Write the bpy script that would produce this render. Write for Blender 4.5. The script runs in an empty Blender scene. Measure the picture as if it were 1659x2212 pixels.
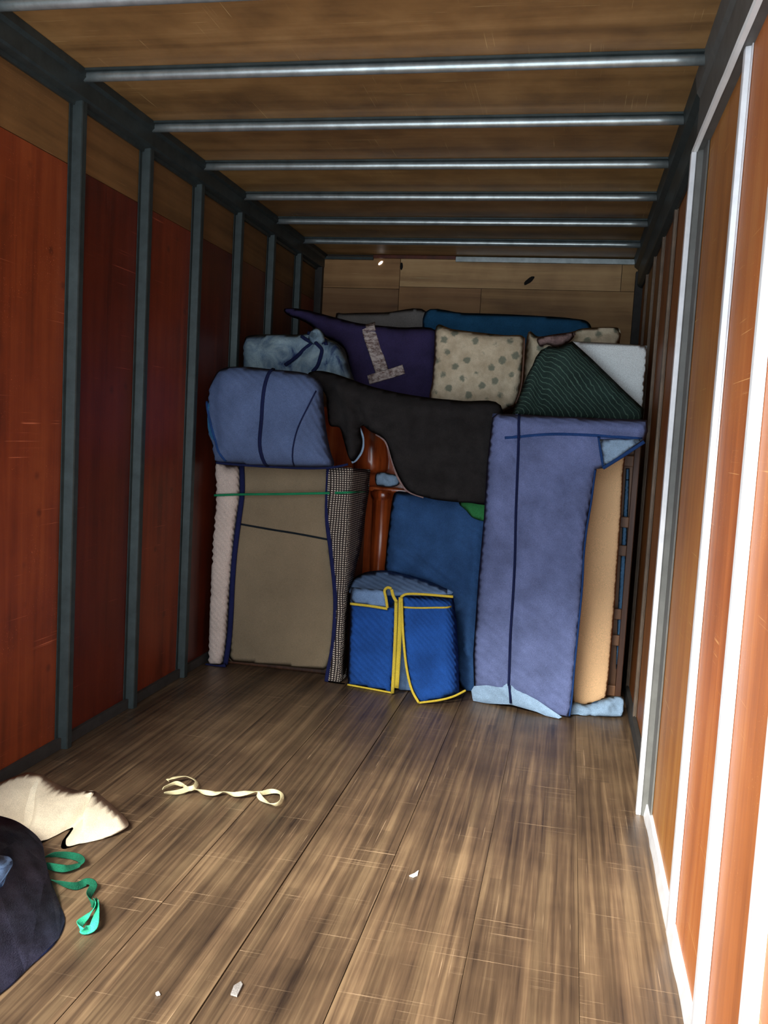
import bpy, bmesh, math, random
from mathutils import Vector, Matrix, noise
from mathutils.geometry import delaunay_2d_cdt
random.seed(7)
S = bpy.context.scene
COL = S.collection
# ------------------------------------------------------------------ camera
F = 1916.044

YAW, PITCH, ROLL = 0.2035, 0.0898, 0.0560
CAM = Vector((2.0838, 0.0, 1.4746))
def cam_axes():
    cy, sy, cp, sp = math.cos(YAW), math.sin(YAW), math.cos(PITCH), math.sin(PITCH)
    fwd = Vector((-sy*cp, cy*cp, -sp)); right = Vector((cy, sy, 0)); up = right.cross(fwd)
    cr, sr = math.cos(ROLL), math.sin(ROLL)
    return cr*right + sr*up, -sr*right + cr*up, fwd
RT, UP, FW = cam_axes()
cd = bpy.data.cameras.new('camera'); cam = bpy.data.objects.new('camera', cd); COL.objects.link(cam)
cd.sensor_fit = 'VERTICAL'; cd.sensor_height = 24; cd.lens = 24*F/2212; cd.clip_start = .02
cam.matrix_world = Matrix(((RT.x,UP.x,-FW.x,CAM.x),(RT.y,UP.y,-FW.y,CAM.y),(RT.z,UP.z,-FW.z,CAM.z),(0,0,0,1)))
S.camera = cam
# ------------------------------------------------------------------ world, sun, exposure
w = bpy.data.worlds.new('overcast'); S.world = w; w.use_nodes = True
w.node_tree.nodes['Background'].inputs[0].default_value = (.80,.90,1,1)
w.node_tree.nodes['Background'].inputs[1].default_value = 3.1
sd = bpy.data.lights.new('hazy_sun', 'SUN'); sd.energy = 11; sd.angle = math.radians(26); sd.color = (1,.97,.9)
so = bpy.data.objects.new('hazy_sun', sd); COL.objects.link(so)
so.rotation_euler = Vector((0.30, 1.0, -0.85)).to_track_quat('-Z','Y').to_euler()
so.location = (-3,-6,4)
OPEN_Y = 0.75
pd = bpy.data.lights.new('rear_opening_portal', 'AREA'); pd.shape='RECTANGLE'; pd.size=2.5; pd.size_y=2.85; pd.cycles.is_portal = True
po = bpy.data.objects.new('rear_opening_portal', pd); COL.objects.link(po)
po.location = (1.235, OPEN_Y, 1.44); po.rotation_euler = (math.radians(90),0,0)
S.view_settings.view_transform = 'Standard'; S.view_settings.look = 'None'
S.view_settings.exposure = 0.35; S.view_settings.gamma = 1; S.view_settings.use_curve_mapping = False

# ------------------------------------------------------------------ pixel -> world helpers
def ray(px, py): return RT*((px-829.5)/F) + UP*(-(py-1106)/F) + FW
def at(px, py, Y):
    d = ray(px, py); return CAM + d*(Y/d.y)
def atz(px, py, Z=0.0):
    d = ray(px, py); return CAM + d*((Z-CAM.z)/d.z)
def lin(C):                                   # sRGB 0-255 -> linear
    o = []
    for c in C:
        c /= 255.0; o.append(c/12.92 if c <= .04045 else ((c+.055)/1.055)**2.4)
    return (*o, 1)
# ------------------------------------------------------------------ materials
class NT:
    def __init__(s, name, rough=.6, metal=0, spec=.5):
        m = bpy.data.materials.new(name); m.use_nodes = True; s.m = m; s.t = m.node_tree
        s.b = s.t.nodes['Principled BSDF']; s.b.inputs['Roughness'].default_value = rough
        s.b.inputs['Metallic'].default_value = metal; s.b.inputs['Specular IOR Level'].default_value = spec
        s.tc = s.n('ShaderNodeTexCoord')
    def n(s, typ, **k):
        x = s.t.nodes.new(typ)
        for a, v in k.items():
            if a.startswith('i_'): x.inputs[int(a[2:])].default_value = v
            else: setattr(x, a, v)
        return x
    def l(s, a, b): s.t.links.new(a, b)
    def mapping(s, scale=(1,1,1), rot=(0,0,0), obj=True, rnd=0):
        mp = s.n('ShaderNodeMapping'); mp.inputs['Scale'].default_value = scale; mp.inputs['Rotation'].default_value = rot
        s.l(s.tc.outputs['Object'] if obj else s.n('ShaderNodeNewGeometry').outputs['Position'], mp.inputs['Vector'])
        if rnd:
            oi = s.n('ShaderNodeObjectInfo'); v = s.n('ShaderNodeVectorMath', operation='SCALE')
            s.l(oi.outputs['Location'], v.inputs[0]); v.inputs['Scale'].default_value = rnd
            s.l(v.outputs[0], mp.inputs['Location'])
        return mp.outputs[0]
    def noise(s, vec, scale, detail=4, rough=.55, dist=0):
        x = s.n('ShaderNodeTexNoise'); s.l(vec, x.inputs['Vector'])
        x.inputs['Scale'].default_value = scale; x.inputs['Detail'].default_value = detail
        x.inputs['Roughness'].default_value = rough; x.inputs['Distortion'].default_value = dist
        return x.outputs['Fac']
    def ramp(s, fac, stops):
        r = s.n('ShaderNodeValToRGB'); e = r.color_ramp.elements
        while len(e) < len(stops): e.new(.5)
        for i, (p, c) in enumerate(stops):
            e[i].position = p; e[i].color = c if len(c) == 4 else (*c, 1)
        s.l(fac, r.inputs[0]); return r.outputs[0]
    def mix(s, fac, a, b, mode='MIX'):
        x = s.n('ShaderNodeMix', data_type='RGBA', blend_type=mode)
        for sock, v in ((x.inputs[0], fac), (x.inputs[6], a), (x.inputs[7], b)):
            if hasattr(v, 'links') or hasattr(v, 'is_linked'): s.l(v, sock)
            else: sock.default_value = v
        return x.outputs[2]
    def math(s, op, a, b=0.0):
        x = s.n('ShaderNodeMath', operation=op)
        for i, v in enumerate((a, b)):
            if hasattr(v, 'is_linked'): s.l(v, x.inputs[i])
            else: x.inputs[i].default_value = v
        return x.outputs[0]
    def bump(s, h, strength=.3, dist=.01):
        x = s.n('ShaderNodeBump'); x.inputs['Strength'].default_value = strength; x.inputs['Distance'].default_value = dist
        s.l(h, x.inputs['Height']); s.l(x.outputs[0], s.b.inputs['Normal'])
    def done(s, col):
        if hasattr(col, 'is_linked'): s.l(col, s.b.inputs['Base Color'])
        else: s.b.inputs['Base Color'].default_value = col
        return s.m
BW = lambda v: (v, v, v, 1)
def wood(name, dark, mid, light, axis, rough=.5, grain=30, scratch=.5, blot=1.6, strips=0, spec=.5, knots=0, coat=0, gl=.045):
    """axis: direction the grain runs along (0,1,2)"""
    t = NT(name, rough, 0, spec)
    sc = [grain]*3; sc[axis] = grain*gl
    v = t.mapping(tuple(sc), rnd=3.1)
    g = t.noise(v, 1.0, 6, .6, .4)
    b = t.noise(t.mapping(rnd=1.7), blot, 4, .6)
    f = t.math('ADD', t.math('MULTIPLY', g, .6), t.math('MULTIPLY', b, .4))
    col = t.ramp(f, [(.34, dark), (.5, mid), (.70, light)])
    if strips:
        sx = t.n('ShaderNodeSeparateXYZ'); t.l(t.mapping(obj=False), sx.inputs[0])
        q = t.math('FLOOR', t.math('MULTIPLY', sx.outputs[0], 1/.0392))
        wn = t.n('ShaderNodeTexWhiteNoise', noise_dimensions='2D')
        cb = t.n('ShaderNodeCombineXYZ'); t.l(q, cb.inputs[0])
        t.l(t.math('FLOOR', t.math('ADD', t.math('MULTIPLY', sx.outputs[1], .3), t.math('MULTIPLY', q, .37))), cb.inputs[1])
        t.l(cb.outputs[0], wn.inputs['Vector'])
        col = t.mix(.8, col, t.ramp(wn.outputs['Value'], [(0, BW(.52)), (.5, BW(.80)), (1, BW(1.0))]), 'MULTIPLY')
    if knots:
        vo = t.n('ShaderNodeTexVoronoi'); t.l(t.mapping(rnd=2.3), vo.inputs['Vector']); vo.inputs['Scale'].default_value = knots
        k = t.ramp(vo.outputs['Distance'], [(.05, BW(1)), (.14, BW(0))])
        col = t.mix(t.math('MULTIPLY', k, .7), col, dark)
    if scratch:
        for rot, s1 in (((.1,.1,.55), 1), ((.12,-.1,.25), 2), ((-.1,.1,-1.15), 3)):
            vv = t.mapping((1.6, 210, 210) if s1 != 2 else (210, 1.6, 210), rot, rnd=s1*1.3)
            n = t.noise(vv, 1, 1, .5, .1)
            k = t.ramp(n, [(.70, BW(0)), (.78, BW(1))])
            k2 = t.ramp(t.noise(t.mapping(rnd=s1*2.), 3.0+s1, 2), [(.5, BW(0)), (.62, BW(1))])
            col = t.mix(t.math('MULTIPLY', t.math('MULTIPLY', k, k2), scratch), col, tuple(min(1, c*2.2+.08) for c in light[:3])+(1,))
    oi = t.n('ShaderNodeObjectInfo'); col = t.mix(1.0, col, oi.outputs['Color'], 'MULTIPLY')
    t.bump(g, .25, .004)
    if coat: t.b.inputs['Coat Weight'].default_value = coat; t.b.inputs['Coat Roughness'].default_value = .12
    return t.done(col)
def fabric(name, c, var=.25, rough=.95, quilt=None, grain=260, blot=6, bumps=.35, c2=None, line=None):
    t = NT(name, rough, 0, .2)
    n1 = t.noise(t.mapping(), grain, 2, .6); n2 = t.noise(t.mapping(), blot, 4, .6)
    lo = tuple(x*(1-var) for x in c[:3])+(1,); hi = tuple(min(1, x*(1+var)) for x in c[:3])+(1,)
    if c2: hi = c2
    col = t.ramp(n2, [(.35, lo), (.65, hi)])
    col = t.mix(.55, col, t.ramp(n1, [(.3, BW(.45)), (.7, BW(1.25))]), 'MULTIPLY')
    h = n1
    if quilt:                                  # quilt = spacing of the zigzag stitch rows (m)
        wv = t.n('ShaderNodeTexWave', wave_type='BANDS', bands_direction='DIAGONAL', wave_profile='SIN')
        t.l(t.mapping((1,1,1)), wv.inputs['Vector']); wv.inputs['Scale'].default_value = .32/quilt
        wv.inputs['Distortion'].default_value = 2.2; wv.inputs['Detail'].default_value = 1.5; wv.inputs['Detail Scale'].default_value = 1.6
        h = t.math('ADD', t.math('MULTIPLY', n1, .35), wv.outputs['Fac'])
        if line: col = t.mix(t.ramp(wv.outputs['Fac'], [(.90, BW(0)), (.99, BW(.8))]), col, line)
        else: col = t.mix(t.ramp(wv.outputs['Fac'], [(.0, BW(.22)), (.3, BW(0))]), col, lo)
    t.bump(h, bumps, .006)
    return t.done(col)
def metal(name, c, rough=.45, met=.8, var=.3, scale=14):
    t = NT(name, rough, met)
    n = t.noise(t.mapping(rnd=1.1), scale, 5, .65)
    col = t.ramp(n, [(.3, tuple(x*(1-var) for x in c[:3])+(1,)), (.7, tuple(min(1, x*(1+var*.6)) for x in c[:3])+(1,))])
    t.bump(n, .12, .003)
    return t.done(col)
M = {}
M['floor'] = wood('worn_floor_boards', lin((46,34,26)), lin((96,76,56)), lin((146,121,90)), 1, .45, 48, .5, 1.7, gl=.022, strips=1, spec=.5)
M['ply_shaded'] = wood('shaded_varnished_plywood', lin((88,38,20)), lin((126,56,27)), lin((152,76,38)), 2, .42, 14, .75, 2.6, knots=6, spec=.5)  # same plywood as the right wall, its shade put into a darker red
M['ply_tan'] = wood('tan_raw_plywood', lin((92,68,38)), lin((122,92,54)), lin((146,112,70)), 1, .6, 16, .3, 2.2)
M['ply_roof'] = wood('roof_plywood', lin((104,76,44)), lin((152,116,70)), lin((190,152,100)), 0, .5, 5, .5, 4)
M['ply_back'] = wood('back_wall_plywood', lin((140,104,64)), lin((190,150,102)), lin((220,184,134)), 0, .6, 12, .3, 2.2)
M['ply_right'] = wood('lit_varnished_plywood', lin((146,82,42)), lin((180,108,56)), lin((200,136,78)), 2, .48, 12, .6, 1.8, spec=.3)  # same plywood as the left wall, coloured lighter as if lit
M['steel_dark'] = metal('dark_galvanised_steel', lin((64,74,74)), .5, .5)
M['steel_bow'] = metal('galvanised_roof_tube', lin((176,186,186)), .34, .7)
M['steel_bright'] = metal('bright_aluminium_angle', lin((225,226,228)), .5, .25, .12)
M['steel_grey'] = metal('dusty_grey_steel', lin((96,96,92)), .6, .2, .2)
M['white_angle'] = metal('white_painted_angle', lin((244,245,242)), .35, 0, .06)
M['brown_steel'] = metal('dull_brown_steel', lin((112,96,80)), .55, .3, .3)  # darker brown tone for the far posts of the right wall
M['skin'] = metal('outer_box_skin', lin((60,58,55)), .7, .2)

# ------------------------------------------------------------------ object helpers
def link(name, me, mat, parent=None, base=None, smooth=False):
    """one mesh object; its origin sits at the middle of its base"""
    vs = [v.co for v in me.vertices]
    lo = Vector((min(v.x for v in vs), min(v.y for v in vs), min(v.z for v in vs)))
    hi = Vector((max(v.x for v in vs), max(v.y for v in vs), max(v.z for v in vs)))
    c = Vector(((lo.x+hi.x)/2, (lo.y+hi.y)/2, lo.z))
    me.transform(Matrix.Translation(-c))
    o = bpy.data.objects.new(name, me); COL.objects.link(o)
    if mat: me.materials.append(mat)
    if smooth: me.polygons.foreach_set('use_smooth', [True]*len(me.polygons))
    if parent:
        o.parent = parent
        q = parent; off = Vector((0,0,0))
        while q: off += q.location; q = q.parent
        o.location = c - off
    else: o.location = c
    return o
def tag(o, label=None, cat=None, group=None, kind=None):
    if label: o['label'] = label
    if cat: o['category'] = cat
    if group: o['group'] = group
    if kind: o['kind'] = kind
    return o
def thing(name, loc, label, cat, group=None, kind=None):
    o = bpy.data.objects.new(name, None); COL.objects.link(o); o.location = loc; o.empty_display_size = .1
    return tag(o, label, cat, group, kind)
def bmesh_to(name, bm):
    bmesh.ops.recalc_face_normals(bm, faces=bm.faces)
    me = bpy.data.meshes.new(name); bm.to_mesh(me); bm.free(); return me
def add_box(bm, x0, x1, y0, y1, z0, z1, bev=0.0):
    vs = [bm.verts.new((x, y, z)) for x in (x0,x1) for y in (y0,y1) for z in (z0,z1)]
    fs = [bm.faces.new([vs[i] for i in q]) for q in ((0,1,3,2),(4,6,7,5),(0,4,5,1),(2,3,7,6),(0,2,6,4),(1,5,7,3))]
    if bev: bmesh.ops.bevel(bm, geom=list({e for f in fs for e in f.edges}), offset=bev, segments=2, affect='EDGES', profile=.5)
def box(name, dims, mat, parent=None, bev=0.0, color=None, smooth=False):
    bm = bmesh.new(); add_box(bm, *dims, bev)
    o = link(name, bmesh_to(name, bm), mat, parent, smooth=smooth)
    if color: o.color = (*color, 1) if len(color) == 3 else color
    return o
def sweep(name, prof, path_axis, a0, a1, mat, parent=None, smooth=False, segs=1, wob=0):
    """extrude a closed profile [(u,v)] along an axis from a0 to a1"""
    bm = bmesh.new(); rings = []
    for k in range(segs+1):
        a = a0 + (a1-a0)*k/segs
        ring = []
        for (u, v) in prof:
            d = wob*noise.noise(Vector((a*9, u*3, v*3))) if wob else 0
            co = {0: (a, u+d, v+d), 1: (u+d, a, v+d), 2: (u+d, v+d, a)}[path_axis]
            ring.append(bm.verts.new(co))
        rings.append(ring)
    n = len(prof)
    for r0, r1 in zip(rings, rings[1:]):
        for i in range(n): bm.faces.new((r0[i], r0[(i+1)%n], r1[(i+1)%n], r1[i]))
    bm.faces.new(rings[0]); bm.faces.new(rings[-1])
    return link(name, bmesh_to(name, bm), mat, parent, smooth=smooth)

# ------------------------------------------------------------------ the truck box
XL, XR, H, YB = 0.0, 2.471, 2.873, 7.10
PL, PR = -0.045, 2.516                       # faces of the plywood linings behind the posts
Y0, SP = 3.4486, 0.61                        # first roof bow in full view, spacing of the bows
# floor
fl = box('floor', (PL-.02, PR+.02, OPEN_Y, YB+.04, -.12, -.035), M['skin']); tag(fl, 'worn wooden cargo floor of the truck box', 'floor', kind='structure')
fx = [PL, .0165, .33, .6435, .957, 1.2705, 1.584, 1.8975, 2.211, 2.48, PR]
for a, b in zip(fx, fx[1:]):
    t = random.uniform(.85, 1.05)
    gap = .0022 if 1.2705 in (a, b) else .0007
    box('floor_board', (a+gap, b-gap, OPEN_Y, YB+.02, -.035, random.uniform(-.0012, 0)), M['floor'], fl, color=(t, t, t))
# ceiling
ce = box('ceiling', (PL-.02, PR+.02, OPEN_Y, YB+.04, H+.03, H+.06), M['skin']); tag(ce, 'plywood ceiling crossed by steel roof bows', 'ceiling', kind='structure')
ys = [OPEN_Y]+[Y0+i*SP for i in range(-4, 7)]+[YB+.02]
for a, b in zip(ys, ys[1:]):
    if b-a < .05: continue
    t = random.uniform(.82, 1.08)
    box('ceiling_panel', (PL, PR, a+.0015, b-.0015, H+.012+random.uniform(0, .004), H+.03), M['ply_roof'], ce, color=(t, t*random.uniform(.96, 1.02), t*random.uniform(.9, 1)))
def tube_profile(cy, cz, r, flat=.6):
    return [(cy + r*math.cos(a), cz + r*flat*math.sin(a)) for a in [2*math.pi*k/14 for k in range(14)]]
for i in range(-4, 6):
    y = Y0+i*SP
    o = sweep('roof_bow', tube_profile(y, H-.012, .021, .95), 0, XL+.004, XR-.004, M['steel_bow'], ce, True, 20, .0012)
    box('bow_flange', (XL+.004, XR-.004, y-.030, y+.030, H+.004, H+.013), M['steel_dark'], o)
# header at the back wall: a bright angle right of centre, a dull short one at the left
box('header_angle', (1.085, XR-.01, YB-.035, YB-.004, H-.035, H+.005), M['steel_bow'], ce, .003)
box('header_angle', (XL+.01, .42, YB-.03, YB-.004, H-.03, H-.006), M['steel_dark'], ce, .003)
box('header_board', (.42, 1.085, YB-.03, YB-.004, H-.016, H+.011), M['ply_shaded'], ce, .003, color=(.6, .55, .5))
# left wall
wl = box('wall_left', (PL-.06, PL-.02, OPEN_Y, YB+.04, -.12, H+.06), M['skin']); tag(wl, 'left wall of varnished plywood in a shaded red tone between dark steel posts', 'wall', kind='structure')
PY = [Y0+.03+i*SP for i in range(-4, 7)]
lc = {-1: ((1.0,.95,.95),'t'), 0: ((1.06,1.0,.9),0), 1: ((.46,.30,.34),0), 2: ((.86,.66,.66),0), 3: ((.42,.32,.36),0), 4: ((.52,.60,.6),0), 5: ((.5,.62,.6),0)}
for k, (a, b) in enumerate(zip([OPEN_Y]+PY, PY+[YB+.01])):
    i = k-4
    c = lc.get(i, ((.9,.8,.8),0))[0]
    zs = 2.51
    lo, hi = a+.002, b-.002
    if i == 1:                                # this bay is boarded in two halves
        m_ = (a+b)/2-.03
        box('wall_panel', (PL-.02, PL, lo, m_-.0015, 0, zs-.002), M['ply_shaded'], wl, color=c)
        box('wall_panel', (PL-.02, PL-.002, m_+.0015, hi, 0, zs-.002), M['ply_shaded'], wl, color=tuple(x*1.05 for x in c))
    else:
        box('wall_panel', (PL-.02, PL-random.uniform(0,.003), lo, hi, 0, zs-.002), M['ply_shaded'], wl, color=c)
    t = random.uniform(.85, 1.0)
    box('upper_wall_panel', (PL-.02, PL-.004, lo, hi, zs+.002, H+.01), M['ply_tan'], wl, color=(t, t*.9, t*.8))
def post(x_wall, sgn, y, z0, z1, mat, parent, depth=.045, crown=.042, name='wall_post'):
    """hat-section post: two thin flanges on the plywood and a raised crown"""
    x = x_wall; d = depth*sgn
    e = .0035*sgn
    prof = [(x, y-crown*1.15), (x+e, y-crown*1.15), (x+e, y-crown*.62), (x+d*.93, y-crown*.5), (x+d, y-crown*.38),
            (x+d, y+crown*.38), (x+d*.93, y+crown*.5), (x+e, y+crown*.62), (x+e, y+crown*1.15), (x, y+crown*1.15)]
    return sweep(name, prof, 2, z0, z1, mat, parent, False, 1)
for y in PY: post(PL, 1, y, .0, H-.09, M['steel_dark'], wl)
rp = [(PL, H+.012), (PL, H-.12), (PL+.012, H-.12), (PL+.016, H-.105), (XL+.004, H-.10), (XL+.012, H-.092), (XL+.012, H-.03), (XL+.03, H-.02), (XL+.03, H+.012)]
sweep('top_rail', rp, 1, OPEN_Y, YB, M['steel_dark'], wl)
box('base_strip', (PL, PL+.018, OPEN_Y, YB, .0, .05), M['skin'], wl)
# right wall
wr = box('wall_right', (PR+.02, PR+.06, OPEN_Y, YB+.04, -.12, H+.06), M['skin']); tag(wr, 'right wall of varnished plywood in a lit orange tone with bright metal posts', 'wall', kind='structure')
PN = 2.492                                    # the near part of this wall is lined further in
RY = [1.25, 1.68, 2.15, 2.72, 3.62, 4.16, 4.75, 5.35, 5.9, 6.5]
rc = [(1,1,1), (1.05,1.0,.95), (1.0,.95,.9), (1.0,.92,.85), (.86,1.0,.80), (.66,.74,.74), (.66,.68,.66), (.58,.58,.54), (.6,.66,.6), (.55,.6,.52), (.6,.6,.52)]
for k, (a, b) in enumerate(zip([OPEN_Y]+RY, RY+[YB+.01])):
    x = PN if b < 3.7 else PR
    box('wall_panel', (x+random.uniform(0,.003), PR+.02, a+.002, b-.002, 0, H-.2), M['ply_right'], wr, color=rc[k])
    box('upper_wall_panel', (x+.004, PR+.02, a+.002, b-.002, H-.197, H+.01), M['ply_tan'], wr, color=(.8,.75,.65))
for k, y in enumerate(RY):
    if y < 3.5: post(PN, -1, y, .0, H-.28, M['steel_bright'], wr, .018 if y > 2.5 else .023, .034)
    elif y < 3.9:
        post(PR, -1, y, .0, H-.28, M['steel_grey'], wr, .053, .05)
        box('edge_angle', (2.444, 2.463, y-.022, y+.012, 0, H-.285), M['steel_bright'], wr, .002)
        box('flange', (PN-.006, PN+.001, y-.14, y-.03, 0, H-.28), M['steel_grey'], wr, .001)
    else: post(PR, -1, y, .02, H-.2, M['brown_steel'], wr, .016, .036)
rp = [(PR, H+.012), (PR, H-.215), (PR-.012, H-.215), (XR+.012, H-.20), (XR+.006, H-.19), (XR+.006, H-.07), (XR-.02, H-.05), (XR-.03, H+.012)]
sweep('top_rail', rp, 1, 3.66, YB, M['steel_dark'], wr)
rp = [(PR, H+.012), (PR, H-.28), (2.464, H-.28), (2.464, H-.07), (XR-.02, H-.05), (XR-.03, H+.012)]
sweep('top_rail', rp, 1, OPEN_Y, 3.66, M['steel_grey'], wr)
sweep('rail_lip', [(2.464, H-.262), (2.449, H-.264), (2.447, H-.270), (2.450, H-.284), (2.464, H-.286)], 1, OPEN_Y, 3.645, M['white_angle'], wr, False, 24, .002)
sweep('kick_rail', [(PN+.01, .0), (2.474, .0), (2.475, .012), (2.481, .05), (PN+.01, .056)], 1, OPEN_Y, 3.60, M['steel_bright'], wr, False, 40, .003)
sweep('kick_rail', [(PR, .0), (XR+.022, .0), (XR+.026, .06), (PR, .068)], 1, 3.66, YB, M['skin'], wr)
# back wall
wb = box('wall_back', (PL-.02, PR+.02, YB+.02, YB+.06, -.12, H+.06), M['skin']); tag(wb, 'front bulkhead wall of weathered plywood boards behind the cargo', 'wall', kind='structure')
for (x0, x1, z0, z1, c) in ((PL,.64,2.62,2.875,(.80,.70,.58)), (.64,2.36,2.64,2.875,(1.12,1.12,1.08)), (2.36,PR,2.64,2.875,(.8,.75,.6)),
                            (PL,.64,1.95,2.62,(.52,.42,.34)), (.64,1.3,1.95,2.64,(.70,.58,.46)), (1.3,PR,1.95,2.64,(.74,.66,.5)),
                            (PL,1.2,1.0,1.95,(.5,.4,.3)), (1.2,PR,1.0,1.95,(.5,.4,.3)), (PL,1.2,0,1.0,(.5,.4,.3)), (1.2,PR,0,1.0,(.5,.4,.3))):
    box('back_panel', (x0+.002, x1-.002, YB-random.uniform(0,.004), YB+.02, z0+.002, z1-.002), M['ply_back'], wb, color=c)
for x in (PL+.02, PR-.02):
    box('corner_post', (x-.035, x+.035, YB-.06, YB-.005, 0, H-.09), M['skin'], wb, .006)

# ------------------------------------------------------------------ cloth: padded surfaces, ribbons
def catmull(pts, n=6, closed=True):
    out = []; N = len(pts)
    rng = range(N) if closed else range(N-1)
    g = (lambda i: pts[i % N]) if closed else (lambda i: pts[max(0, min(N-1, i))])
    for i in rng:
        p0, p1, p2, p3 = g(i-1), g(i), g(i+1), g(i+2)
        for k in range(n):
            t = k/n
            out.append(tuple(.5*(2*p1[j]+(p2[j]-p0[j])*t+(2*p0[j]-5*p1[j]+4*p2[j]-p3[j])*t*t+(3*p1[j]-p0[j]-3*p2[j]+p3[j])*t**3) for j in (0,1)))
    if not closed: out.append(tuple(pts[-1][:2]))
    return out
def resample(poly, step):
    out = []
    for a, b in zip(poly, poly[1:]+poly[:1]):
        d = math.hypot(b[0]-a[0], b[1]-a[1]); n = max(1, round(d/step))
        for k in range(n): out.append((a[0]+(b[0]-a[0])*k/n, a[1]+(b[1]-a[1])*k/n))
    return out
def seg_d(p, a, b):
    vx, vy = b[0]-a[0], b[1]-a[1]; L = vx*vx+vy*vy
    t = 0 if L == 0 else max(0, min(1, ((p[0]-a[0])*vx+(p[1]-a[1])*vy)/L))
    return math.hypot(p[0]-a[0]-t*vx, p[1]-a[1]-t*vy), t
def inside(p, poly):
    c = False; j = len(poly)-1
    for i in range(len(poly)):
        if (poly[i][1] > p[1]) != (poly[j][1] > p[1]) and p[0] < (poly[j][0]-poly[i][0])*(p[1]-poly[i][1])/(poly[j][1]-poly[i][1])+poly[i][0]: c = not c
        j = i
    return c
def plane(*abc):
    """depth that varies linearly over three (px, py, Y) marks; Y is interpolated in 1/Y so the face is flat"""
    (x1,y1,a),(x2,y2,b),(x3,y3,c) = abc
    a, b, c = 1/a, 1/b, 1/c
    D = (x2-x1)*(y3-y1)-(x3-x1)*(y2-y1)
    gx = ((b-a)*(y3-y1)-(c-a)*(y2-y1))/D; gy = ((x2-x1)*(c-a)-(x3-x1)*(b-a))/D
    return lambda x, y: 1/(a+gx*(x-x1)+gy*(y-y1))
def pad(name, outline, Y, mat, parent=None, thick=.12, puff=.03, r=30, folds=(), wob=.004, wobs=5, step=9, smooth=True,
        ext=None, shrink=.95, ground=False, zmin=.003, curve=True, xlim=(.004, 2.462)):
    """a stuffed or draped piece of cloth: outline marks on a depth surface, swollen towards the viewer side, closed behind"""
    Yf = Y if callable(Y) else (lambda x, y: Y)
    poly = catmull(outline, 5) if curve else list(outline)
    poly = resample(poly, step)
    # drop near duplicates
    pp = []
    for p in poly:
        if not pp or math.hypot(p[0]-pp[-1][0], p[1]-pp[-1][1]) > step*.35: pp.append(p)
    while math.hypot(pp[0][0]-pp[-1][0], pp[0][1]-pp[-1][1]) < step*.35: pp.pop()
    poly = pp
    n = len(poly)
    xs = [p[0] for p in poly]; ysx = [p[1] for p in poly]
    def edge(p): return min(seg_d(p, poly[i], poly[(i+1)%n])[0] for i in range(n))
    def relief(p, d):
        t = min(d/r, 1.0); h = puff*math.sqrt(max(0, 1-(1-t)**2))
        att = min(1, d/14)
        for f in folds:
            pts, amp, wid = f
            best = 1e9; tt = 0
            L = len(pts)-1
            for k, (a, b) in enumerate(zip(pts, pts[1:])):
                q, t_ = seg_d(p, a, b)
                if q < best: best = q; tt = (k+t_)/L
            h += amp*math.exp(-(best/wid)**2)*(att if amp > 0 else 1)*(1 if len(f) > 2 else 1)
        w0 = at(p[0], p[1], Yf(*p))
        h += wob*noise.noise(w0*wobs)*att*2
        return h
    pts = [Vector(p) for p in poly]
    y = min(ysx)+step*.6; row = 0
    while y < max(ysx):
        x = min(xs)+step*(.5 if row % 2 else 1.0)
        while x < max(xs):
            if inside((x, y), poly) and edge((x, y)) > step*.55: pts.append(Vector((x, y)))
            x += step
        y += step*.87; row += 1
    V, E_, Fc, *_ = delaunay_2d_cdt(pts, [], [list(range(n))], 1, 1e-5)
    bm = bmesh.new(); bv = []
    def pos(p, back=0):
        d = edge(p)
        q = at(p[0], p[1], Yf(*p)); h = relief(p, d)
        q = q + (CAM-q).normalized()*0 + Vector((0, -h, 0))
        if q.z < zmin: q.z = zmin
        q.x = max(xlim[0], min(xlim[1], q.x))
        return q
    for v in V: bv.append(bm.verts.new(pos((v.x, v.y))))
    for f in Fc:
        try: bm.faces.new([bv[i] for i in f])
        except ValueError: pass
    bm.verts.ensure_lookup_table()
    be = [e for e in bm.edges if len(e.link_faces) == 1]
    c = sum((v.co for v in bv), Vector())/len(bv)
    e = Vector(ext) if ext else Vector((0, thick, 0))
    cache = {}
    def back(v, k):
        key = (v.index, k)
        if key not in cache:
            q = v.co.copy()
            if ground:
                q = q + e*(.45, 1)[k]; 
                if k == 1: q.z = zmin
                else: q.z = max(zmin, q.z*.55)
            else:
                s = (1.0, shrink)[k]; q = q + e*(.5, 1)[k]
                q = Vector((c.x+(q.x-c.x)*s, q.y, c.z+(q.z-c.z)*s)) if not ext else q
                if q.z < zmin: q.z = zmin
            cache[key] = bm.verts.new(q)
        return cache[key]
    for ed in be:
        a, b = ed.verts
        for k0, k1 in ((None, 0), (0, 1)):
            a0, b0 = (a, b) if k0 is None else (back(a, k0), back(b, k0))
            try: bm.faces.new((a0, b0, back(b, k1), back(a, k1)))
            except ValueError: pass
    ring = [e2 for e2 in bm.edges if len(e2.link_faces) == 1]
    bmesh.ops.holes_fill(bm, edges=ring, sides=0)
    seen, best = set(), []
    for v in bm.verts:
        if v in seen: continue
        st, comp = [v], []
        seen.add(v)
        while st:
            u = st.pop(); comp.append(u)
            for e3 in u.link_edges:
                o3 = e3.other_vert(u)
                if o3 not in seen: seen.add(o3); st.append(o3)
        if len(comp) > len(best): best = comp
    keep = set(best); bmesh.ops.delete(bm, geom=[v for v in bm.verts if v not in keep], context='VERTS')
    o = link(name, bmesh_to(name, bm), mat, parent, smooth=smooth)
    def surf(p): 
        d = edge(p) if inside(p, poly) else 0
        return at(p[0], p[1], Yf(*p)) + Vector((0, -relief(p, d), 0))
    return o, surf
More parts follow.
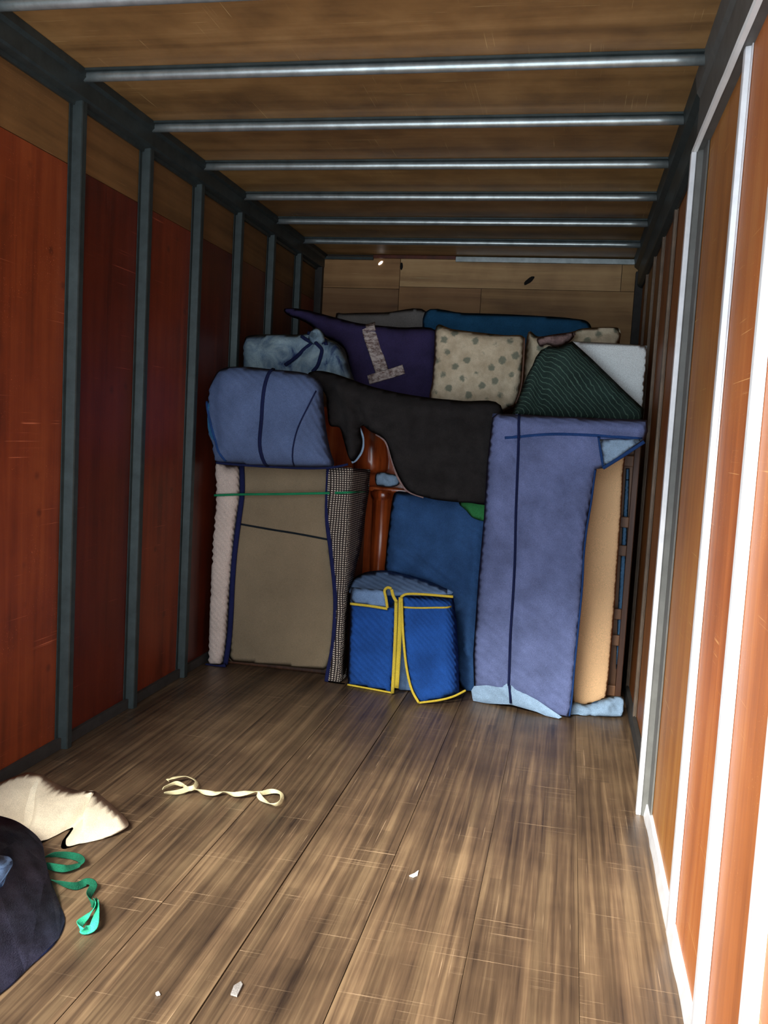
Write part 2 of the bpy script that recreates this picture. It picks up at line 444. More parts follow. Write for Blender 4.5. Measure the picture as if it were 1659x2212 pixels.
def ribbon(name, marks, surf, mat, parent=None, wid=.012, th=.004, lift=.002, step=10, curve=True):
    """a strip of tape, strap or binding lying on a surface; marks are picture marks on that surface"""
    pl = catmull(marks, 5, False) if curve and len(marks) > 2 else list(marks)
    out = []
    for a, b in zip(pl, pl[1:]):
        n = max(1, int(math.hypot(b[0]-a[0], b[1]-a[1])/step))
        out += [(a[0]+(b[0]-a[0])*k/n, a[1]+(b[1]-a[1])*k/n) for k in range(n)]
    out.append(pl[-1])
    P = [surf(p) if callable(surf) else at(p[0], p[1], surf) for p in out]
    return strap(name, [q+Vector((0, -lift, 0)) for q in P], [Vector((0, -1, 0))]*len(P), mat, parent, wid, th)
def strap(name, P, Nrm, mat, parent=None, wid=.02, th=.002, zmin=.0015):
    bm = bmesh.new(); rings = []
    for i, p in enumerate(P):
        t = (P[min(i+1, len(P)-1)]-P[max(i-1, 0)]); t = t.normalized() if t.length > 1e-9 else Vector((1,0,0))
        nn = Nrm[i]-t*Nrm[i].dot(t); nn.normalize(); s = t.cross(nn)
        ring = []
        for u, v in ((-.5,0),(-.42,1),(0,1.25),(.42,1),(.5,0),(.42,-.6),(-.42,-.6)):
            q = p+s*wid*u+nn*th*v
            if q.z < zmin: q.z = zmin
            ring.append(bm.verts.new(q))
        rings.append(ring)
    for a, b in zip(rings, rings[1:]):
        for i in range(7): bm.faces.new((a[i], a[(i+1)%7], b[(i+1)%7], b[i]))
    bm.faces.new(rings[0]); bm.faces.new(rings[-1])
    return link(name, bmesh_to(name, bm), mat, parent, smooth=True)
# ------------------------------------------------------------------ cloth materials
M['blue_pad'] = fabric('faded_blue_moving_pad', lin((108,120,164)), .2, quilt=.03)
M['blue_dusk'] = fabric('slate_blue_moving_pad', lin((90,108,146)), .14, quilt=.035)
M['blue_mid'] = fabric('royal_blue_quilted_pad', lin((52,88,136)), .2, quilt=.035)
M['blue_vivid'] = fabric('vivid_blue_quilted_pad', lin((30,76,150)), .22, quilt=.02, bumps=.5)
M['blue_light'] = fabric('pale_blue_lining', lin((150,178,205)), .15, quilt=.03)
M['blue_grey'] = fabric('grey_blue_lining', lin((116,146,186)), .2, quilt=.03)
M['navy'] = fabric('dark_navy_blanket', lin((98,106,140)), .35, quilt=.05, blot=9)
M['navy_bind'] = fabric('navy_binding', lin((28,34,78)), .15)
M['blue_bind'] = fabric('blue_binding', lin((36,68,122)), .15)
M['yellow_bind'] = fabric('yellow_binding', lin((214,188,66)), .12)
M['teal'] = fabric('teal_blue_cover', lin((40,92,130)), .15)
M['grey_cloth'] = fabric('dull_grey_cover', lin((128,124,120)), .12)
M['purple'] = fabric('dark_purple_blanket', lin((54,46,82)), .2)
M['charcoal'] = fabric('charcoal_felt_blanket', lin((40,38,38)), .25, blot=10)
M['cream'] = fabric('cream_cotton_blanket', lin((218,204,178)), .1, grain=420, blot=12)
M['white_quilt'] = fabric('white_ribbed_quilt', lin((214,196,184)), .08, quilt=.02, bumps=.25)
M['white_foam'] = fabric('white_foam_board', lin((240,248,248)), .02, bumps=.03)
M['orange_foam'] = fabric('peach_orange_foam', lin((250,204,154)), .02, grain=420, bumps=.12)
M['card'] = fabric('brown_cardboard', lin((138,122,98)), .10, grain=420, blot=3, bumps=.1)
M['dark_tape'] = fabric('dark_cord', lin((24,32,38)), .2)
M['navy_seam'] = fabric('dark_navy_seam', lin((24,32,70)), .2)
M['green_strap'] = fabric('green_strapping', lin((24,130,84)), .15, rough=.6)
M['green_cloth'] = fabric('green_cloth', lin((54,132,74)), .25)
M['green_dark'] = fabric('dark_green_strapping', lin((16,84,60)), .2)
M['turq'] = fabric('turquoise_strap', lin((52,170,130)), .2, rough=.5)
M['cream_strap'] = fabric('cream_webbing', lin((222,210,164)), .1, grain=500)
M['pink'] = fabric('faded_pink_stripe_cloth', lin((150,124,120)), .4, blot=22)
M['green_quilt'] = fabric('dark_green_quilted_pad', lin((42,60,55)), .25, quilt=.016, bumps=.4, line=lin((92,120,106)))
def tie_dye():
    t = NT('light_and_dark_blue_blotched_cloth', .95, 0, .2)
    n = t.noise(t.mapping(), 7, 6, .6, .9); g = t.noise(t.mapping(), 260, 2)
    c = t.ramp(n, [(.33, lin((44,60,100))), (.43, lin((104,128,148))), (.62, lin((150,172,180)))])
    c = t.mix(.5, c, t.ramp(g, [(.3, BW(.5)), (.7, BW(1.2))]), 'MULTIPLY'); t.bump(n, .4, .02); return t.done(c)
M['denim'] = tie_dye()
def floral():
    t = NT('cream_cloth_with_grey_green_sprigs', .95, 0, .2)
    v = t.mapping((1, 0, 1), (0, .5, 0)); sx = t.n('ShaderNodeVectorMath', operation='SCALE'); sx.inputs['Scale'].default_value = 11; t.l(v, sx.inputs[0])
    vo = t.n('ShaderNodeTexVoronoi'); vo.inputs['Randomness'].default_value = .28; vo.inputs['Scale'].default_value = 1.0; t.l(sx.outputs[0], vo.inputs['Vector'])
    d = t.math('ADD', vo.outputs['Distance'], t.math('MULTIPLY', t.noise(t.mapping(), 60, 3), .30))
    k = t.ramp(d, [(.35, BW(1)), (.45, BW(0))])
    base = t.ramp(t.noise(t.mapping(), 16, 4), [(.35, lin((186,170,142))), (.65, lin((214,200,172)))])
    c = t.mix(t.math('MULTIPLY', k, .85), base, lin((112,120,104)))
    c = t.mix(.4, c, t.ramp(t.noise(t.mapping(), 300, 2), [(.3, BW(.6)), (.7, BW(1.2))]), 'MULTIPLY')
    t.bump(t.noise(t.mapping(), 22, 4), .4, .02); return t.done(c)
M['floral'] = floral()
def woven():
    t = NT('black_and_cream_check_weave', .95, 0, .2)
    s = t.n('ShaderNodeSeparateXYZ'); t.l(t.mapping(), s.inputs[0]); P = .0125
    a = t.math('SINE', t.math('MULTIPLY', t.math('ADD', s.outputs[1], t.math('MULTIPLY', s.outputs[0], 1.6)), math.pi*2/(P*2.1)))
    b = t.math('SINE', t.math('MULTIPLY', s.outputs[2], math.pi*2/P))
    k = t.math('MAXIMUM', a, b)
    c = t.ramp(t.math('ADD', t.math('MULTIPLY', k, .5), .5), [(.45, lin((208,196,180))), (.68, lin((42,34,34)))])
    t.bump(k, .3, .004); return t.done(c)
M['woven'] = woven()
def clear_tape():
    t = NT('wrinkled_clear_packing_tape', .18, 0, .8)
    n = t.noise(t.mapping((1,1,2)), 26, 4, .7); t.bump(n, .9, .02)
    t.b.inputs['Alpha'].default_value = .75
    return t.done(t.ramp(n, [(.40, lin((130,104,96))), (.58, lin((230,214,206)))]))  # pale wrinkle patches paint the glints into the tape colour
M['tape'] = clear_tape()
M['dresser'] = wood('glossy_red_brown_veneer', lin((92,34,12)), lin((176,80,34)), lin((214,122,66)), 2, .22, 16, 0, 2.5, coat=.6)
M['dark_wood'] = wood('dark_brown_wood', lin((52,30,20)), lin((84,52,34)), lin((110,72,50)), 2, .5, 24, .1)
M['rack_wood'] = wood('brown_rack_wood', lin((84,56,38)), lin((124,86,58)), lin((150,110,78)), 2, .5, 24, .1)
M['teal_pad'] = fabric('dusty_blue_pad', lin((92,136,176)), .15)
M['paper'] = fabric('white_paper_scrap', lin((235,232,222)), .05)
M['hole'] = NT('dark_hole', .9).done(lin((18,12,8)))
def glow():
    t = NT('daylight_through_hole', .5); t.b.inputs['Emission Color'].default_value = (1,1,1,1); t.b.inputs['Emission Strength'].default_value = 2.5
    return t.done((1,1,1,1))
M['glow'] = glow()

# ------------------------------------------------------------------ tall padded cabinet at the left
T = thing('wrapped_cabinet', (.47, 5.1, 0), 'tall cabinet with brown cardboard front between white quilt and checked blanket, bound with green strap', 'cabinet')
Yc = plane((450,1010,5.0),(750,1480,4.93),(450,1436,5.0))
box('carcass', (.09, .84, 5.07, 5.46, .0, 1.19), M['dark_wood'], T, .01)
pnl, Sp = pad('cardboard_front', [(505,1000),(712,1003),(712,1180),(724,1240),(727,1300),(722,1380),(708,1448),(600,1438),(494,1428),(497,1300),(505,1150),(520,1080)], lambda x, y: Yc(x, y)+.045, M['card'], T, .03, .006, 14, wob=.003, curve=False)
Sc = lambda p: at(p[0], p[1], Yc(*p)+.03)
ribbon('dark_cord', [(515,1131),(583,1143),(640,1152),(712,1166)], Sp, M['dark_tape'], T, .012, .003)
_, Sw = pad('white_quilt', [(461,1000),(490,1004),(516,1008),(519,1049),(518,1085),(509,1137),(501,1228),(494,1309),(490,1374),(484,1424),(474,1437),(447,1434),(444,1374),(453,1195),(463,1081)], lambda x, y: Yc(x, y)+.03, M['white_quilt'], T, .10, .035, 26, wob=.006)
Xw = lambda x, y: max(4.93, min(5.42, (lambda d: (0.865-CAM.x)/d.x*d.y)(ray(x, y))))
_, Sv = pad('checked_blanket', [(704,1008),(750,1010),(800,1014),(797,1060),(790,1110),(781,1179),(767,1234),(757,1277),(750,1380),(748,1476),(725,1480),(706,1478),(716,1400),(722,1300),(714,1200),(704,1120)], Xw, M['woven'], T, ext=(-.03,.06,0), puff=.012, r=16, wob=.014, wobs=7, curve=False)
ribbon('binding', [(523,1006),(524,1065),(516,1130),(508,1195),(503,1260),(500,1325),(496,1380),(488,1434)], Sc, M['navy_bind'], T, .030, .012, .004)
ribbon('binding', [(711,1010),(707,1114),(716,1195),(725,1293),(720,1390),(706,1478),(730,1484),(744,1483)], lambda p: at(p[0], p[1], Yc(*p)-.0), M['navy_bind'], T, .026, .012, .004)
ribbon('binding', [(446,1437),(470,1441),(488,1438)], lambda p: at(p[0], p[1], Yc(*p)), M['navy_bind'], T, .03, .012, .004)
def Sg(p):
    return at(p[0], p[1], Yc(*p)-.026) if p[0] < 722 else at(p[0], p[1], Xw(*p)-.03)
gs = ribbon('green_strap', [(463,1070),(521,1068),(625,1067),(710,1065),(745,1064),(790,1062)], Sg, M['green_strap'], T, .014, .003)

# ------------------------------------------------------------------ blue bundle on top of it
T = thing('padded_bundle', (.35, 5.15, 1.21), 'rounded slate blue padded bundle with a dark centre strap, resting on the cardboard-fronted cabinet', 'bundle')
_, Sb = pad('blanket', [(450,856),(460,818),(478,796),(527,792),(589,798),(660,806),(694,828),(699,870),(705,930),(714,975),(722,1004),(704,1010),(640,1010),(560,1007),(500,1003),(468,998),(458,960),(449,923)], 4.82, M['blue_dusk'], T, .24, .11, 52, shrink=.8,
    folds=[([(690,848),(677,881),(654,939),(640,1001)], .016, 9), ([(478,800),(470,870),(478,950)], -.02, 14), ([(520,830),(530,960)], .008, 40)], wob=.012)
ribbon('strap', [(591,797),(583,850),(579,900),(576,949),(580,1008)], Sb, M['navy_seam'], T, .022, .004)
ribbon('binding', [(452,868),(462,905),(476,955),(496,996)], Sb, M['blue_bind'], T, .014, .004)
ribbon('binding', [(690,846),(677,881),(654,939),(641,1006)], Sb, M['navy_seam'], T, .008, .003, .003)
ribbon('lower_binding', [(468,999),(520,1004),(640,1011),(713,1010),(752,1003)], Sb, M['navy_seam'], T, .014, .006)
pad('turquoise_corner', [(450,870),(459,900),(472,948),(462,952),(449,925)], 4.76, M['teal'], T, .03, .01, 8, wob=0)
# ------------------------------------------------------------------ blotched blue bundle behind it
T = thing('wrapped_bundle', (.55, 5.6, 1.2), 'pale and dark blue blotched cloth bundle knotted on top, behind the slate blue bundle', 'bundle')
_, Sd = pad('cloth', [(528,735),(545,724),(600,722),(654,722),(680,714),(702,730),(728,740),(744,760),(756,795),(764,840),(700,845),(620,835),(530,830),(526,780)], 5.35, M['denim'], T, .35, .09, 36,
    folds=[([(728,742),(736,780),(742,830)], .04, 7), ([(705,745),(718,800)], -.03, 7), ([(640,790),(665,755),(690,735)], -.03, 6), ([(600,730),(610,800)], .01, 30), ([(676,790),(690,760),(700,742)], .03, 5), ([(722,800),(716,765),(704,744)], .03, 5), ([(560,735),(640,760)], -.015, 8), ([(545,780),(620,770)], .012, 14)], wob=.018, wobs=9)
for mk in ([(628,792),(650,770),(672,750),(690,738)], [(660,730),(682,742),(700,732),(712,748)], [(690,742),(704,760),(696,790),(684,806)], [(672,722),(690,728),(706,744)]):
    ribbon('cloth_tie', mk, Sd, M['navy_seam'], T, .022, .010, .006)
pad('knot', [(668,722),(682,708),(697,718),(702,738),(686,746),(668,738)], 5.27, M['denim'], T, .05, .008, 10, wob=.03, wobs=20, step=5)

# ------------------------------------------------------------------ purple blanket-wrapped item with tape
T = thing('wrapped_package', (.9, 5.75, 1.6), 'dark purple blanket bundle held by a T of clear packing tape', 'bundle')
_, Su = pad('blanket', [(614,667),(654,668),(729,687),(781,699),(860,707),(942,714),(942,790),(940,880),(860,880),(797,870),(765,850),(752,790),(742,752),(700,727),(661,697),(624,682)], 5.72, M['purple'], T, .42, .06, 30,
    folds=[([(640,676),(740,706),(860,722)], .02, 8), ([(780,740),(800,820)], -.02, 14), ([(880,740),(890,840)], .01, 26)], wob=.014)
ribbon('packing_tape', [(797,700),(806,735),(818,770),(829,805)], Su, M['tape'], T, .090, .003, .004, curve=False)
ribbon('packing_tape', [(800,822),(838,811),(876,799)], Su, M['tape'], T, .062, .003, .010, curve=False)
# ------------------------------------------------------------------ long flat item along the back wall
T = thing('wrapped_tabletop', (1.3, 6.4, 1.6), 'long wrapped item, grey left end and teal blue right, against the back wall', 'mattress')
pad('grey_cover', [(725,684),(745,677),(830,675),(924,675),(924,800),(924,868),(800,868),(740,866),(735,780)], 6.3, M['grey_cloth'], T, .25, .03, 14)
pad('blue_cover', [(918,674),(1000,676),(1075,678),(1160,682),(1238,688),(1275,701),(1280,760),(1270,868),(1100,870),(918,870),(918,780)], 6.27, M['teal'], T, .3, .05, 18)
# ------------------------------------------------------------------ sprigged cream bundles
T = thing('floral_cushion', (1.5, 5.6, 1.6), 'squarish cream cloth bundle printed with grey-green sprigs, beside the purple bundle', 'bundle')
_, Sf = pad('printed_cloth', [(943,704),(978,711),(1043,719),(1090,724),(1132,728),(1131,777),(1126,835),(1116,873),(1096,884),(1078,890),(1000,880),(932,872),(934,820),(938,770)], 5.45, M['floral'], T, .4, .07, 26,
    folds=[([(1118,735),(1105,790),(1085,870)], -.02, 10), ([(960,720),(1060,735)], .01, 16)], wob=.012, wobs=8)
ribbon('seam', [(1133,730),(1131,777),(1126,835),(1114,872)], lambda p: at(p[0], p[1], 5.44), M['dark_wood'], T, .010, .004)
T = thing('floral_cushion', (1.95, 5.8, 1.7), 'rumpled cream sprigged cloth bundle, half hidden behind the dark green pad', 'bundle')
pad('printed_cloth', [(1138,728),(1163,727),(1200,724),(1238,716),(1262,709),(1330,707),(1341,720),(1338,750),(1334,886),(1230,899),(1134,900)], 5.62, M['floral'], T, zmin=1.623, thick=.35, puff=.05, r=20,
    folds=[([(1250,732),(1290,724),(1335,716)], -.03, 6), ([(1150,740),(1165,800)], .02, 10)], wob=.02, wobs=9)
pad('pink_fold', [(1160,732),(1186,724),(1238,718),(1240,728),(1222,744),(1200,750),(1180,744),(1168,750)], 5.5, M['pink'], T, .05, .03, 10, wob=.01)
# ------------------------------------------------------------------ dark green pad and white foam board
T = thing('foam_board', (2.26, 5.3, 1.63), 'bright white board with a pointed corner, right of the dark green pad', 'board')
pad('board', [(1236,737),(1320,741),(1402,747),(1398,815),(1393,900),(1300,900),(1236,895)], 5.30, M['white_foam'], T, .05, .006, 8, wob=0, curve=False)
T = thing('quilted_pad', (2.0, 5.2, 1.63), 'dark green quilted pad with fine wavy stitching, leaning over the white board', 'moving pad')
_, Sq = pad('quilted_cloth', [(1157,772),(1168,756),(1185,747),(1206,750),(1236,737),(1275,772),(1310,806),(1350,845),(1392,884),(1392,912),(1300,912),(1200,905),(1104,900),(1112,880),(1124,850),(1136,815),(1150,790)], 5.16, M['green_quilt'], T, .09, .05, 30,
    folds=[([(1180,760),(1172,800),(1165,870)], -.035, 13), ([(1215,755),(1235,800),(1300,830),(1370,890)], .02, 20), ([(1140,815),(1128,870)], -.02, 8)], wob=.008, curve=False)

# ------------------------------------------------------------------ glossy wooden dresser in the gap
T = thing('wooden_dresser', (1.3, 5.95, 0), 'glossy red-brown wooden dresser showing in the gap behind the charcoal blanket', 'dresser')
box('carcass', (.42, 2.30, 5.70, 6.85, .0, 1.62), M['dresser'], T, .012)
a = at(845,1058,5.72); b = at(828,1235,5.72)
def turned(name, cx, cy, prof, mat, parent, seg=20):
    bm = bmesh.new(); rings = []
    for r, z in prof: rings.append([bm.verts.new((cx+r*math.cos(2*math.pi*k/seg), cy+r*math.sin(2*math.pi*k/seg), z)) for k in range(seg)])
    for p, q in zip(rings, rings[1:]):
        for k in range(seg): bm.faces.new((p[k], p[(k+1)%seg], q[(k+1)%seg], q[k]))
    bm.faces.new(rings[0]); bm.faces.new(rings[-1])
    return link(name, bmesh_to(name, bm), mat, parent, smooth=True)
ct = at(832,1060,5.72); xb = ct.x
turned("corner_column", xb, 5.67, [(.06,.0),(.075,.04),(.075,.12),(.062,.16),(.064,.5),(.068,.8),(.070,ct.z-.06),(.082,ct.z-.04),(.086,ct.z-.01),(.07,ct.z+.01)], M['dresser'], T)
q = at(835,1037,5.70)
turned('corner_column', at(805,960,5.72).x, 5.70, [(.10,q.z+.04),(.12,q.z+.07),(.12,q.z+.13),(.105,q.z+.2),(.10,1.6)], M['dresser'], T)
box('moulding', (.74, 1.40, 5.63, 5.70, q.z-.075, q.z-.045), M['dresser'], T, .01)
tag(pad('rag', [(812,1024),(828,1020),(846,1024),(860,1028),(862,1046),(846,1052),(826,1051),(812,1046)], 5.56, M["blue_light"], None, .05, .035, 12, wob=.02, wobs=20, step=5)[0], 'small crumpled pale blue rag stuffed above the wooden column in the gap', 'rag')
# ------------------------------------------------------------------ charcoal blanket
T = thing('draped_blanket', (1.2, 5.1, 1.1), 'charcoal blanket draped across the middle of the load, a tongue hanging down its left side', 'blanket')
Yk = plane((700,850,5.05),(1060,900,5.08),(930,1076,5.02))
_, Sk = pad('felt', [(666,806),(692,801),(732,810),(797,833),(860,848),(928,859),(1000,866),(1082,876),(1080,980),(1068,1082),(1010,1086),(960,1082),(929,1077),(884,1062),(862,1032),(848,998),(836,958),(822,943),(800,932),(781,919),(779,934),(783,952),(779,975),(763,997),(752,985),(742,950),(733,924),(712,918),(706,880),(702,850),(672,822)], Yk, M['charcoal'], T, .10, .035, 22,
    folds=[([(690,815),(760,850),(860,880),(1040,890)], .03, 16), ([(735,830),(760,900),(764,985)], .035, 10), ([(748,850),(800,900),(850,960),(900,1050)], .02, 18), ([(900,980),(990,910)], .015, 12), ([(960,1020),(1040,930)], -.012, 14), ([(772,870),(790,915)], -.03, 9)], wob=.012, wobs=6)
ribbon('pale_lining', [(776,922),(784,945),(783,972),(770,993),(760,999)], lambda p: at(p[0], p[1], Yk(*p)+.02), M['blue_light'], T, .014, .004, 0)
ribbon('pale_lining', [(812,938),(832,953),(844,985),(858,1028),(880,1060),(915,1074)], lambda p: at(p[0], p[1], Yk(*p)+.03), M['pink'], T, .013, .004, 0)
# ------------------------------------------------------------------ middle blue pad
T = thing('draped_pad', (1.35, 5.25, 0), 'royal blue quilted pad hanging beneath the charcoal blanket, behind the yellow-trimmed box', 'moving pad')
Ym = plane((850,1070,5.42),(1040,1118,5.22),(1010,1490,5.08))
_, Sm = pad('quilted_cloth', [(856,1062),(900,1066),(991,1068),(1060,1070),(1052,1203),(1045,1300),(1040,1430),(1030,1492),(998,1490),(986,1440),(978,1340),(960,1300),(900,1290),(836,1262),(834,1195),(839,1146),(846,1091)], Ym, M['blue_mid'], T, .2, .06, 30,
    folds=[([(850,1180),(920,1225),(985,1290),(1010,1400)], .035, 16), ([(900,1190),(1000,1260)], -.02, 12), ([(985,1300),(1004,1400),(1008,1480)], -.025, 6), ([(1018,1310),(1012,1400)], .02, 6), ([(1030,1150),(1020,1290)], .02, 10)], wob=.012)
pad('green_corner', [(991,1086),(1020,1076),(1056,1070),(1056,1122),(1024,1120),(1006,1102)], lambda x, y: Ym(x, y)-.10, M['green_cloth'], T, .05, .012, 12)
# ------------------------------------------------------------------ yellow-trimmed box
T = thing('padded_box', (1.2, 5.05, 0), 'low vivid blue quilted box with yellow trimmed flaps and a pale blue lid', 'box')
Yl = plane((750,1479,4.92),(850,1497,4.86),(757,1303,4.92))
Yr = plane((871,1325,4.80),(978,1290,4.90),(905,1518,4.74))
b0 = box('carton', (.98, 1.46, 5.0, 5.10, .01, .55), M['blue_vivid'], T, .02)
_, S1 = pad('side_flap', [(758,1296),(800,1302),(856,1310),(854,1400),(848,1497),(800,1488),(751,1479),(755,1380)], Yl, M['blue_vivid'], T, .12, .03, 16, curve=False, wob=.008)
_, S2 = pad('side_flap', [(868,1286),(930,1288),(980,1292),(986,1340),(990,1410),(992,1496),(950,1512),(905,1518),(889,1490),(879,1450),(872,1380)], Yr, M['blue_vivid'], T, .13, .04, 26, folds=[([(965,1300),(972,1480)], .02, 14)], curve=False, wob=.008)
_, S3 = pad('inner_lining', [(848,1300),(876,1296),(884,1440),(896,1500),(850,1492)], lambda x, y: 4.93, M['blue_grey'], T, .04, .01, 10, curve=False)
_, S4 = pad('lid', [(757,1268),(764,1250),(780,1240),(801,1234),(843,1233),(908,1249),(950,1265),(980,1282),(930,1286),(860,1287),(800,1284),(758,1282)], lambda x, y: 4.92+max(0, (1288-y))*.0055, M['blue_grey'], T, .03, .02, 14)
_, S5 = pad('lid_flap', [(757,1268),(800,1272),(836,1274),(837,1314),(800,1310),(757,1304)], lambda x, y: Yl(x, y)-.035, M['blue_grey'], T, .03, .012, 12, curve=False)
L5 = lambda p: at(p[0], p[1], Yl(*p)-.045)
ribbon('yellow_trim', [(757,1304),(800,1309),(837,1315)], L5, M['yellow_bind'], T, .015, .004)
ribbon('yellow_trim', [(837,1313),(834,1292),(831,1276),(838,1269),(846,1272)], L5, M['yellow_bind'], T, .016, .004)
ribbon('yellow_trim', [(846,1273),(850,1288),(857,1300)], lambda p: at(p[0], p[1], 4.80), M['yellow_bind'], T, .018, .004)
ribbon('yellow_trim', [(856,1296),(854,1380),(848,1497)], lambda p: at(p[0], p[1], 4.82), M['yellow_bind'], T, .020, .004)
ribbon('yellow_trim', [(866,1290),(863,1380),(857,1486)], lambda p: at(p[0], p[1], 4.80), M['yellow_bind'], T, .026, .004)
ribbon('yellow_trim', [(751,1479),(800,1488),(848,1497)], lambda p: at(p[0], p[1], Yl(*p)-.02), M['yellow_bind'], T, .013, .004)
R2 = lambda p: at(p[0], p[1], Yr(*p)-.03)
ribbon('yellow_trim', [(868,1300),(871,1370),(878,1440),(889,1488),(905,1518)], R2, M['yellow_bind'], T, .014, .004)
ribbon('yellow_trim', [(905,1518),(950,1512),(980,1504),(1006,1491)], R2, M['yellow_bind'], T, .012, .004)
ribbon('yellow_trim', [(866,1290),(880,1283),(920,1284),(979,1289)], lambda p: at(p[0], p[1], 4.78), M['yellow_bind'], T, .014, .004)
ribbon('yellow_trim', [(870,1310),(920,1311),(976,1308)], lambda p: S2(p), M['yellow_bind'], T, .010, .003)
# ------------------------------------------------------------------ tall blue-wrapped piece
T = thing('wrapped_wardrobe', (2.0, 5.0, 0), 'tallest faded blue padded piece with triangular corner flap, left of the peach foam slab', 'wardrobe')
Yt = plane((1020,1500,4.93),(1215,1552,4.78),(1066,894,4.90))
box('carcass', (1.70, 2.30, 5.03, 5.40, .0, 1.56), M['dark_wood'], T, .01)
_, St = pad('moving_pad', [(1064,893),(1122,895),(1200,899),(1290,903),(1398,907),(1400,932),(1391,953),(1345,985),(1305,1011),(1289,1013),(1284,1047),(1277,1090),(1270,1130),(1265,1170),(1262,1203),(1260,1261),(1252,1349),(1244,1431),(1237,1512),(1230,1549),(1213,1553),(1160,1528),(1102,1496),(1060,1490),(1024,1490),(1022,1414),(1033,1252),(1045,1120),(1052,1000)], Yt, M['blue_pad'], T, .16, .045, 26,
    folds=[([(1092,945),(1205,937),(1290,941),(1388,948)], -.022, 6), ([(1070,915),(1390,925)], .012, 14), ([(1118,900),(1114,1200),(1100,1490)], -.018, 6), ([(1150,970),(1230,1060),(1250,1180)], .018, 26), ([(1180,1180),(1210,1330),(1200,1500)], -.014, 30), ([(1140,1250),(1150,1480)], .01, 26), ([(1070,1000),(1060,1400)], .01, 24), ([(1135,985),(1270,1100)], -.012, 16), ([(1190,1010),(1262,1190)], -.012, 14), ([(1160,1300),(1235,1400)], .012, 20)], wob=.012, curve=False)
ribbon('strap', [(1122,896),(1121,965),(1117,1063),(1115,1120),(1112,1235),(1104,1366),(1100,1482)], St, M['navy_seam'], T, .014, .004, .012)
ribbon('hem', [(1092,946),(1150,941),(1205,938),(1290,941),(1386,948)], St, M['blue_bind'], T, .016, .004, .006)
ribbon('binding', [(1293,944),(1297,975),(1303,1010)], St, M['blue_bind'], T, .014, .004, .006)
_, Sl = pad('flap_lining', [(1295,949),(1340,948),(1389,949),(1348,979),(1305,1009)], lambda x, y: Yt(x, y)-.047, M['blue_light'], T, .012, .006, 8, curve=False, wob=0)
ribbon('binding', [(1303,1011),(1345,985),(1392,954)], lambda p: at(p[0], p[1], Yt(*p)-.04), M['blue_bind'], T, .018, .006, curve=False)
ribbon('binding', [(1287,1015),(1278,1085),(1268,1145),(1262,1203),(1259,1265),(1250,1360),(1242,1440),(1236,1512),(1231,1546)], lambda p: at(p[0]-1, p[1], Yt(*p)-.012), M['blue_bind'], T, .010, .006)
pad('turned_up_lining', [(1018,1492),(1024,1482),(1096,1477),(1112,1484),(1130,1496),(1160,1512),(1214,1549),(1200,1556),(1160,1538),(1104,1522),(1060,1520),(1022,1517)], lambda x, y: Yt(x, y)-.052, M['blue_light'], T, .05, .012, 10, curve=False, wob=.01, wobs=14)
ribbon('strap', [(1100,1480),(1102,1500),(1103,1519)], lambda p: at(p[0], p[1], Yt(*p)-.068), M['navy_seam'], T, .014, .004, 0, curve=False)
# ------------------------------------------------------------------ peach foam and the rag under it
T = thing('foam_mattress', (2.3, 5.0, 0), 'upright peach-orange foam slab standing beside the tall faded blue piece', 'mattress')
pad('foam', [(1255,985),(1351,985),(1347,1010),(1343,1090),(1335,1203),(1326,1333),(1315,1463),(1309,1508),(1285,1519),(1262,1523),(1236,1520),(1236,1300)], 5.0, M['orange_foam'], T, .12, .014, 9, step=5, shrink=1, wob=.002, curve=False)
tag(pad('rag', [(1224,1530),(1240,1517),(1268,1522),(1290,1515),(1318,1505),(1349,1507),(1352,1535),(1340,1551),(1300,1548),(1265,1556),(1228,1556)], plane((1240,1545,4.86),(1345,1550,4.90),(1290,1500,4.90)), M['blue_light'], None, .14, .03, 12, folds=[([(1285,1515),(1272,1550)], -.02, 6), ([(1310,1512),(1306,1546)], .015, 8)], wob=.012, wobs=16, step=6)[0], 'crumpled pale blue cloth on the floor under the peach foam slab', 'cloth')
# ------------------------------------------------------------------ dark rack and blue roll at the right wall
T = thing('wooden_rack', (2.40, 5.4, 0), 'narrow dark wooden rack edge between the peach foam and the right wall', 'rack')
box('side_board', (2.375, 2.452, 5.14, 5.17, 0, 1.52), M['rack_wood'], T, .004)
box('upright', (2.425, 2.458, 5.09, 5.14, 0, 1.54), M['dark_wood'], T, .004)
for z in (.06, .35, .50, .86, 1.02, 1.36): box('rail', (2.345, 2.425, 5.085, 5.11, z, z+.06), M['rack_wood'], T, .004)
tag(pad('rolled_pad', [(1352,1012),(1360,1012),(1357,1100),(1352,1200),(1346,1330),(1340,1440),(1330,1445),(1334,1330),(1342,1180)], 5.125, M['teal_pad'], None, .012, .006, 5, curve=False, step=5, wob=.001)[0], 'blue rolled pad glimpsed in slits behind the dark wooden rack', 'moving pad')

